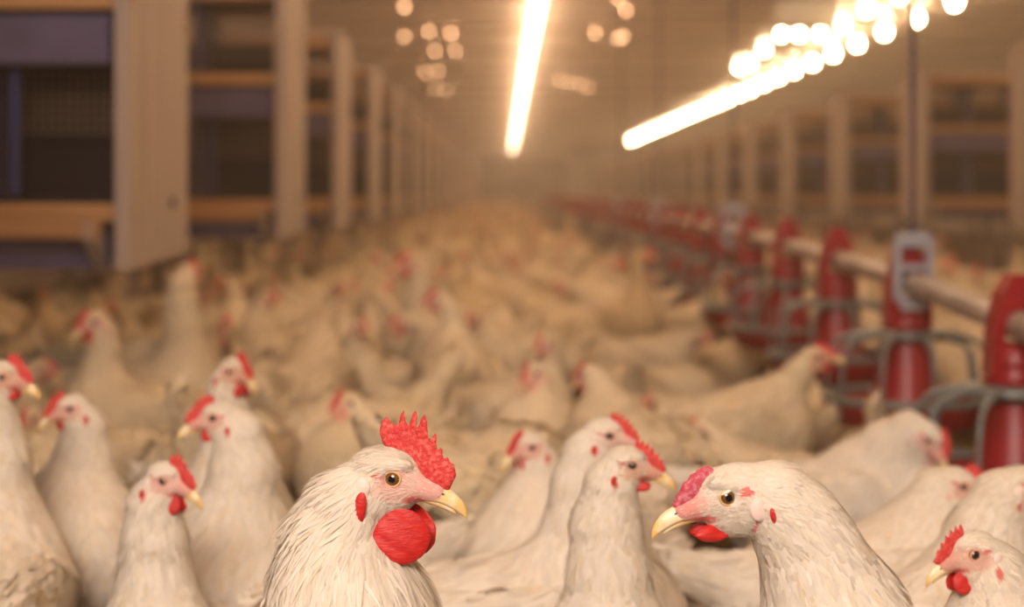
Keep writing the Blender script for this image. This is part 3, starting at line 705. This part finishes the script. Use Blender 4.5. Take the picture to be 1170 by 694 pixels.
# ---- the birds one can point at, each placed where it stands (px, py: where its eye is seen; d: distance in m)
HERO_FOOT = []
def hero(label, px, py, d, s, yaw, pitch, neck, byaw, name='hen', b=1.0, off=.075, z3=.285, r3=.066, detail=2, side0=0, **kw):
    yaw = math.radians(yaw); byaw = math.radians(byaw)
    Hw = W(px, py, d); ey = rotz(yaw)@np.array([0, 14*s*.001*(1 if math.sin(0) or abs(yaw) > PI/2 else -1), 0])
    Hw = Hw-ey                                   # the near eye is what is seen; the head's middle lies behind it
    Nw = [(Hw+rotz(yaw)@(np.array([f, sd, u])*.001), r*.001) for f, sd, u, r in neck]
    nb = Nw[-1][0]; R2 = rotz(byaw); root = nb-R2@np.array([off*b, 0, 0]); root[2] = 0
    inv = R2.T
    nk = [(*(inv@(p-root)), r) for p, r in Nw]+[(.080*b, 0, z3*b, r3*b)]
    sp = dict(head=inv@(Hw-root), hyaw=yaw-byaw, hpitch=math.radians(pitch), s=s, neck=nk, b=b, **kw)
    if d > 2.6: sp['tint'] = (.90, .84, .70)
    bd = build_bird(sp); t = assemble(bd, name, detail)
    t.location = (root[0], root[1], 0); t.rotation_euler = (0, 0, byaw)
    tag(t, label, 'rooster' if name == 'rooster' else 'hen', 'white chickens near the camera')
    HERO_FOOT.append((root[0], root[1], byaw, b))
    return t
FINE, MIDF = dict(fine=.0011, coarse=.006), dict(fine=.0016, coarse=.007)
ALERT = [(-12, 0, -4, 20), (-22, 0, -24, 25), (-24, 0, -58, 31), (-18, 0, -95, 37)]
def alert(k=1.0, f=0, wd=1.0): return [(a*k+f*i, s_, c*k, r*k*wd) for i, (a, s_, c, r) in enumerate(ALERT)]
hero('large white rooster with tall jagged red comb and round red wattle', 448, 548, 1.2, 1.0, -12, 0,
     [(-15, 0, -3, 15), (-30, 0, -16, 22), (-41, 0, -34, 27), (-42, 0, -56, 37), (-38, 0, -88, 50)], 40, 'rooster', b=1.12, comb='tall', wattle='big', eye='amber',
     blades=42000, wide=.72, hackle=1.7, seed=3, zmin=.36, lift=1.5, skin=1, redlores=.45, eyepink=1.6, rlobe=(1.5, 1, 1.9), rpos=(-22, -22), **FINE)
hero('white hen facing left with lowered head, stern eye and pink forehead comb', 832, 569, 1.17, 1.0, 191, 1,
     [(-16, 0, 1, 17), (-36, 0, -4, 23), (-50, 0, -18, 28), (-62, 0, -36, 31), (-70, 0, -58, 36), (-82, 0, -86, 47)], 196, b=1.08, comb='strip', wattle='flat', eye='amber', off=.06,
     blades=34000, wide=.8, frown=20, patch=1, rpos=(-29, -12), hackle=.75, seed=4, zmin=.36, lift=.7, skin=.6, redlores=.9, rlobe=(.8, .8, .8), lobe=(1.1, 1, 1.3), **FINE)
hero('slim white hen with raised neck and low comb, left of the stern-eyed hen', 723, 532, 1.6, .80, -8, 4,
     [(-10, 0, -3, 16), (-21, 0, -21, 23), (-26, 0, -56, 31), (-24, 0, -98, 36)], 50, b=.9, comb='low', wattle='flat', eye='brown', blades=9000, hackle=.8, seed=5, skin=.8, redlores=.6, zmin=.25, lift=.6, **FINE)
hero('white hen looking over the back of the slim hen, beak hidden', 697, 498, 1.78, .80, -6, 2, alert(.9, -5), 10, comb='low', wattle='sm', blades=6000, seed=6, off=.06, skin=.7, redlores=.5, lift=.6, **MIDF)
hero('white hen behind the rooster facing left, blurred, with small orange comb', 606, 512, 2.1, .80, 222, 6, alert(.95), 235, comb='low', wattle='sm', blades=4500, seed=7, lift=.6, **MIDF)
hero('white hen with upright comb and dark red wattles, left of the rooster', 187, 550, 1.68, .80, -27, 6,
     [(-10, 0, -4, 17), (-20, 0, -26, 24), (-20, 0, -60, 30), (-18, 0, -98, 34)], -76, b=.88, z3=.26, r3=.05, comb='upright', wattle='mid', blades=8000, seed=8, lift=.6, zmin=.22, off=.05, **FINE)
hero('tall white hen facing left, its neck behind the dark-wattled hen', 243, 478, 1.92, .82, 187, 4,
     [(-12, 0, -4, 19), (-28, 0, -22, 27), (-34, 0, -60, 37), (-30, 0, -104, 42)], 216, comb='upright', wattle='sm', blades=7000, seed=9, lift=.6, zmin=.22, off=.05, **FINE)
hero('white hen with bright red comb peering from behind the tall left-facing hen', 264, 425, 2.25, .82, -42, 6, alert(.95), -60, comb='upright', wattle='mid', blades=4500, seed=10, lift=.6, **MIDF)
hero('white hen facing left with chest turned forward, near the nest box side', 79, 468, 2.14, .80, 212, 8,
     [(-12, 0, -4, 18), (-22, 0, -26, 26), (-22, 0, -66, 36), (-12, 0, -110, 46)], 292, comb='low', wattle='sm', blades=6000, seed=11, lift=.6, off=.05, **MIDF)
hero('white hen with upstretched neck, half cut off by the left frame edge', 4, 431, 1.92, .80, -14, 4, alert(.95), 85, comb='upright', wattle='sm', blades=5000, seed=12, lift=.6, **MIDF)
hero('white hen bending its head over the rim of the nearest red feeder', 1062, 504, 2.50, .92, -38, 42,
     [(-14, 0, 2, 23), (-36, 0, 4, 32), (-66, 0, -16, 39), (-98, 0, -56, 48)], -8, comb='low', wattle='sm', blades=6000, seed=13, lift=.5, off=.04, b=.95, **MIDF)
hero('white hen looking right with orange comb, just below the feeder rim', 1102, 556, 1.95, .80, -20, 12,
     [(-12, 0, -1, 19), (-28, 0, -12, 29), (-40, 0, -50, 38), (-38, 0, -96, 47)], 8, comb='upright', wattle='mid', blades=6000, seed=14, lift=.5, off=.05, **MIDF)
hero('white hen leaving the frame at the right edge, only neck and ear shown', 1182, 558, 1.7, .84, -8, 8,
     [(-12, 0, -1, 20), (-28, 0, -14, 29), (-44, 0, -50, 38), (-50, 0, -96, 46)], 20, comb='low', wattle='mid', blades=5000, seed=15, lift=.5, off=.05, **MIDF)
hero('white hen facing left with orange-red comb in the bottom right corner', 1112, 634, 1.42, .80, 200, 6,
     [(-12, 0, -4, 19), (-26, 0, -22, 28), (-36, 0, -56, 38), (-44, 0, -90, 46)], 172, comb='low', wattle='mid', blades=6000, seed=16, lift=.5, off=.06, **MIDF)
hero('white hen stretching its neck up and right beside the second feeder', 935, 408, 3.25, .95, -5, -14,
     [(-14, 0, -6, 21), (-36, 0, -34, 27), (-68, 0, -78, 36), (-98, 0, -120, 46)], 20, comb='low', wattle='sm', blades=3500, seed=17, detail=1, **MIDF)
hero('blurred white hen with dark red face, right behind the rooster comb side', 399, 462, 2.75, .85, 225, 8, alert(1), 215, comb='low', wattle='sm', blades=3000, seed=18, detail=1, **MIDF)
hero('blurred white hen with its neck erect in shadow by the first nest box', 222, 312, 3.8, 1.0, 60, 0, alert(1.15), 10, comb='upright', wattle='sm', blades=2500, seed=19, detail=1, **MIDF)
hero('blurred white hen with erect neck and red comb in mid crowd', 470, 300, 5.0, 1.1, 200, 0, alert(1.2), 190, comb='upright', wattle='mid', blades=2000, seed=20, detail=1, **MIDF)
hero('blurred white hen with drooping red face behind the paired centre hens', 612, 428, 3.1, .9, 240, 14, alert(1), 260, comb='low', wattle='mid', blades=2500, seed=21, detail=1, **MIDF)
hero('blurred white hen with dim red face under the nest box edge', 108, 368, 3.35, .95, 215, 12, alert(1), 230, comb='low', wattle='mid', blades=2500, seed=22, detail=1, **MIDF)

# ---- kinds of pose for the flock
def auto_neck(H, yaw, pitch, s, b):
    R = rotz(yaw)@roty(pitch); H = np.array(H)
    p0 = H+R@np.array([-.013, 0, -.003])*s; p3 = np.array([.085, 0, .29])*b; L_ = np.linalg.norm(p3-p0)
    p1 = p0+R@np.array([-.8, 0, -.5])*L_*.3; p2 = p3+np.array([.3, 0, .9])*L_*.3; out = []
    for t in (0, .25, .5, .75, 1):
        p = (1-t)**3*p0+3*(1-t)**2*t*p1+3*(1-t)*t*t*p2+t**3*p3; out.append((*p, (.020*s)*(1-t)+(.066*b)*t-.010*math.sin(PI*t)))
    return out
POSES = [  # head pos, yaw, pitch, comb, wattle, tail, body pitch
 ('with raised neck', (.135, 0, .455), 0, 5, 'low', 'sm', .0, -.2), ('with head turned aside', (.12, .03, .44), 70, 5, 'upright', 'sm', .0, -.15),
 ('looking back over its shoulder', (.10, -.03, .43), -120, 5, 'low', 'sm', .02, -.2), ('walking with low head', (.21, 0, .36), 0, 15, 'low', 'mid', .02, -.08),
 ('with head down', (.22, .02, .17), 10, 60, 'low', 'sm', .03, .06), ('with head tucked low', (.155, .01, .385), 25, 10, 'low', 'sm', -.02, -.05),
 ('with very tall neck', (.115, 0, .505), 15, 0, 'upright', 'mid', .0, -.3), ('with head pecking down', (.20, -.04, .14), -20, 70, 'upright', 'sm', .04, .12)]
LIB = []; FARLIB = []; MASS = []
def merged(bd, name, lod):
    """one mesh: body, comb, beak, wattles, eyes (for birds too small or blurred to show parts)"""
    Vs = []; Fs = []; Ms = []; Cs = []; n = 0
    mats = [M['plumage'], M['comb'], M['beak'], M['eye_dark']]
    def add(me, mi, mtx=None):
        nonlocal n
        co = np.zeros(len(me.vertices)*3); me.vertices.foreach_get('co', co); co = co.reshape(-1, 3)
        if mtx is not None: A = np.array(mtx); co = co@A[:3, :3].T+A[:3, 3]
        if 'paint' in me.color_attributes:
            c = np.zeros(len(co)*4); me.color_attributes['paint'].data.foreach_get('color', c); Cs.append(c.reshape(-1, 4)[:, :3])
        else: Cs.append(np.tile([[.02, .01, .01]] if mi == 3 else [[.6, .1, .08]], (len(co), 1)))
        Vs.append(co); Fs.extend([tuple(i+n for i in p.vertices) for p in me.polygons]); Ms.extend([mi]*len(me.polygons)); n += len(co)
    HM = bd['HM']; add(bd['body'], 0)
    add(SIMPLE_COMB, 1, HM); add(UPPER if lod < 2 else SB, 2, HM)
    if lod < 2:
        for q in (-1, 1): add(SW, 1, HM@Matrix.Translation((.010, q*.006, -.027))); add(SE, 3, HM@Matrix.Translation((0, q*.0125, 0)))
    if lod < 2:
        for q in (-1, 1): add(LEG[q], 2)
    me = mesh_np(name, np.concatenate(Vs), Fs); set_attrs(me, np.concatenate(Cs), np.concatenate(Vs)*40)
    for m_ in mats: me.materials.append(m_)
    me.polygons.foreach_set('material_index', Ms); me.polygons.foreach_set('use_smooth', [True]*len(Ms)); me.update(); return me
SIMPLE_COMB = comb_mesh('low', 2.2); SB = loft([(14, -1, -18, 8), (35, -6, -22, 5), (50, -22, -29, 1)], 6); SW = blob((9, 3.5, 9), 8, 6); SE = blob((6, 3.5, 6), 8, 6)
for i, (txt, h, yw, pt, cb, wt, tl, bp_) in enumerate(POSES):
    yw = math.radians(yw); pt = math.radians(pt)
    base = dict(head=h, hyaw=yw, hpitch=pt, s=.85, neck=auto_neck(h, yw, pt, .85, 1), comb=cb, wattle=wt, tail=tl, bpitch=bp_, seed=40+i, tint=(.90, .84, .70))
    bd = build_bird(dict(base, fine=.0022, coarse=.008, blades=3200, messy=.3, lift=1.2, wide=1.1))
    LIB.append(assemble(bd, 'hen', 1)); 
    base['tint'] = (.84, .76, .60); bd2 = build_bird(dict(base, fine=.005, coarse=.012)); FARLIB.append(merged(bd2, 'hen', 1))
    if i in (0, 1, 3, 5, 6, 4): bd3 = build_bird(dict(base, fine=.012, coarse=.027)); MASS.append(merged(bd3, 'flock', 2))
KM = children_map()

# ---- scatter
def seg_pts(x, y, a, b=1): c, s_ = math.cos(a), math.sin(a); return np.array([x-.13*b*c, y-.13*b*s_]), np.array([x+.08*b*c, y+.08*b*s_])
def seg_d(p, q):
    u = np.linspace(0, 1, 5)[:, None]; A = p[0]*(1-u)+p[1]*u; B = q[0]*(1-u)+q[1]*u
    return np.sqrt(((A[:, None]-B[None])**2).sum(-1)).min()
placed = [seg_pts(x, y, a, b) for x, y, a, b in HERO_FOOT]; centres = [((p[0]+p[1])/2) for p in placed]
fy = [feeder_y(k) for k in range(80)]
rg = random.Random(5); cand = []
def in_view(x, y, m=.15): return -577-120 < FPX*x/y < 593+120 and y > 1.3
def blocked(x, y):
    k = round((y-fy[0])/.752); return any(0 <= q and (x-FX)**2+(y-feeder_y(q))**2 < .33**2 for q in (k-1, k, k+1))
def under_nest(x, y): return any(x < -.70 and ly-.2 < y < ly+.8 for ly in left_y) or any(x > 2.6 and ry-.2 < y < ry+.8 for ry in right_y)
def nest_leg(x, y):
    if x < -.7: q = -.81-x; ys_ = left_y
    else: q = x-2.72; ys_ = right_y
    return any(ly-.22 < y < ly+.8 and (abs(q-.57) < .2 or abs(q-1.87) < .2) for ly in ys_)
tries = 0
YN = 16.5
while tries < 60000:
    tries += 1
    y = 1.35+(YN-1.35)*rg.random()**1.0; x = rg.uniform(-2.2, 3.6)
    if not in_view(x, y) or blocked(x, y) or nest_leg(x, y) or x > 2.5 or (x < -1.75 and y > 4): continue
    if y < 1.85: continue
    z_top_ok = True
    dense = .195
    a = rg.uniform(0, 2*PI)
    k = round((y-fy[0])/.752)
    if k >= 0 and abs(x-FX) < .5 and rg.random() < .7: a = math.atan2(feeder_y(k)-y, FX-x)+rg.uniform(-.4, .4)
    sg = seg_pts(x, y, a); c = (sg[0]+sg[1])/2
    near = [placed[i] for i in range(len(placed)) if abs(centres[i][1]-c[1]) < .5 and abs(centres[i][0]-c[0]) < .5]
    if any(seg_d(sg, q) < dense for q in near): continue
    placed.append(sg); centres.append(c); cand.append((x, y, a))
for i in range(len(HERO_FOOT)):
    for j in range(i):
        q = seg_d(placed[i], placed[j])
        if q < .17: print('close heroes', j, i, round(q, 3), HERO_FOOT[j][:3], HERO_FOOT[i][:3])
cand.sort(key=lambda t: t[1])
NIND = 300-len(HERO_FOOT)
ZONE = [(2.6, 'close behind the sharp birds'), (4.2, 'in the blurred mid flock'), (7.5, 'deeper in the blurred flock'), (99, 'far off in the crowd')]
used_lib = set(); cnt = 0
def pose_for(x, y, r):
    if under_nest(x, y): return r.choice([3, 4, 5, 5, 7])
    if y < 1.93: return r.choice([4, 7, 4]) if True else 0
    if y < 4.6 and .1 < x < 1.2: return r.choice([4, 5, 7, 4, 3])
    if y < 3.0: return r.choices(range(8), [1.2, 1.2, 1, 2, 3, 3, 0, 2.5])[0]
    return r.choices(range(8), [2, 2, 1.5, 2.2, 2.2, 2.6, .5, 1.6])[0]
SKIP_PX = [(340, 560, 470, 640)]
for (x, y, a) in cand[:NIND]:
    k = pose_for(x, y, rg); sc = rg.uniform(.9, 1.06)*(.80 if (.25 < x < 1.15 and 2.0 < y < 5.5) else 1)
    if y < 5.2:
        o = LIB[k] if k not in used_lib else copy_tree(LIB[k], KM); used_lib.add(k)
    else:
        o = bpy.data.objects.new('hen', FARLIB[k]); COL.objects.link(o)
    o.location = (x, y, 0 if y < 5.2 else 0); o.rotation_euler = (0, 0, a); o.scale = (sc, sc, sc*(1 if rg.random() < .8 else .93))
    zt = next(t for lim, t in ZONE if y < lim)
    side = 'beside red feeders' if abs(x-FX) < .55 else ('behind the feeder line' if x > FX else ('by nest boxes' if x < -.55 else 'in open aisle'))
    tag(o, 'white hen %s, %s, %s' % (POSES[k][0], side, zt), 'hen', 'white hens of the flock')
for k in range(8):
    if k not in used_lib:
        for c in KM.get(LIB[k], []): bpy.data.objects.remove(c)
        bpy.data.objects.remove(LIB[k])
# the crowd past those: too many and too small to count
far = cand[NIND:]
y = YN+.3
while y < 66:
    st = .30+.0035*(y-YN)
    for x in np.arange(-1.75, 2.5, st*1.05):
        X_, Y_ = x+rg.uniform(-.1, .1), y+rg.uniform(-.1, .1)
        if in_view(X_, Y_) and abs(X_-FX) > .40 and not nest_leg(X_, Y_) and rg.random() < .93: far.append((X_, Y_, rg.uniform(0, 2*PI)))
    y += st
mv = []
for me in MASS:
    co = np.zeros(len(me.vertices)*3); me.vertices.foreach_get('co', co)
    c = np.zeros(len(me.vertices)*4); me.color_attributes['paint'].data.foreach_get('color', c)
    mi = np.zeros(len(me.polygons), 'i4'); me.polygons.foreach_get('material_index', mi)
    mv.append((co.reshape(-1, 3), c.reshape(-1, 4)[:, :3], [tuple(p.vertices) for p in me.polygons], mi))
Vs = []; Cs = []; Fs = []; Ms = []; n = 0
for X_, Y_, a in far:
    co, c, f, mi = mv[rg.choice([2, 3, 4]) if under_nest(X_, Y_) else rg.randrange(len(mv))]
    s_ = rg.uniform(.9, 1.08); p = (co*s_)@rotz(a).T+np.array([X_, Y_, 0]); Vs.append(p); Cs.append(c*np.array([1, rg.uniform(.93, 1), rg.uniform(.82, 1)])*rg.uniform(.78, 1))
    Fs.extend([tuple(i+n for i in q) for q in f]); Ms.append(mi); n += len(co)
me = mesh_np('flock', np.concatenate(Vs), Fs); allV = np.concatenate(Vs); set_attrs(me, np.concatenate(Cs), allV*40)
for m_ in (M['plumage'], M['comb'], M['beak'], M['eye_dark']): me.materials.append(m_)
me.polygons.foreach_set('material_index', np.concatenate(Ms)); me.polygons.foreach_set('use_smooth', [True]*len(Fs)); me.update()
o = bpy.data.objects.new('chicken_flock', me); COL.objects.link(o)
tag(o, 'dense crowd of white chickens running to the far end of the barn', 'chickens', kind='stuff')
print('individual birds', len(HERO_FOOT)+min(NIND, len(cand)), 'cand', len(cand), 'mass', len(far), 'verts', n)
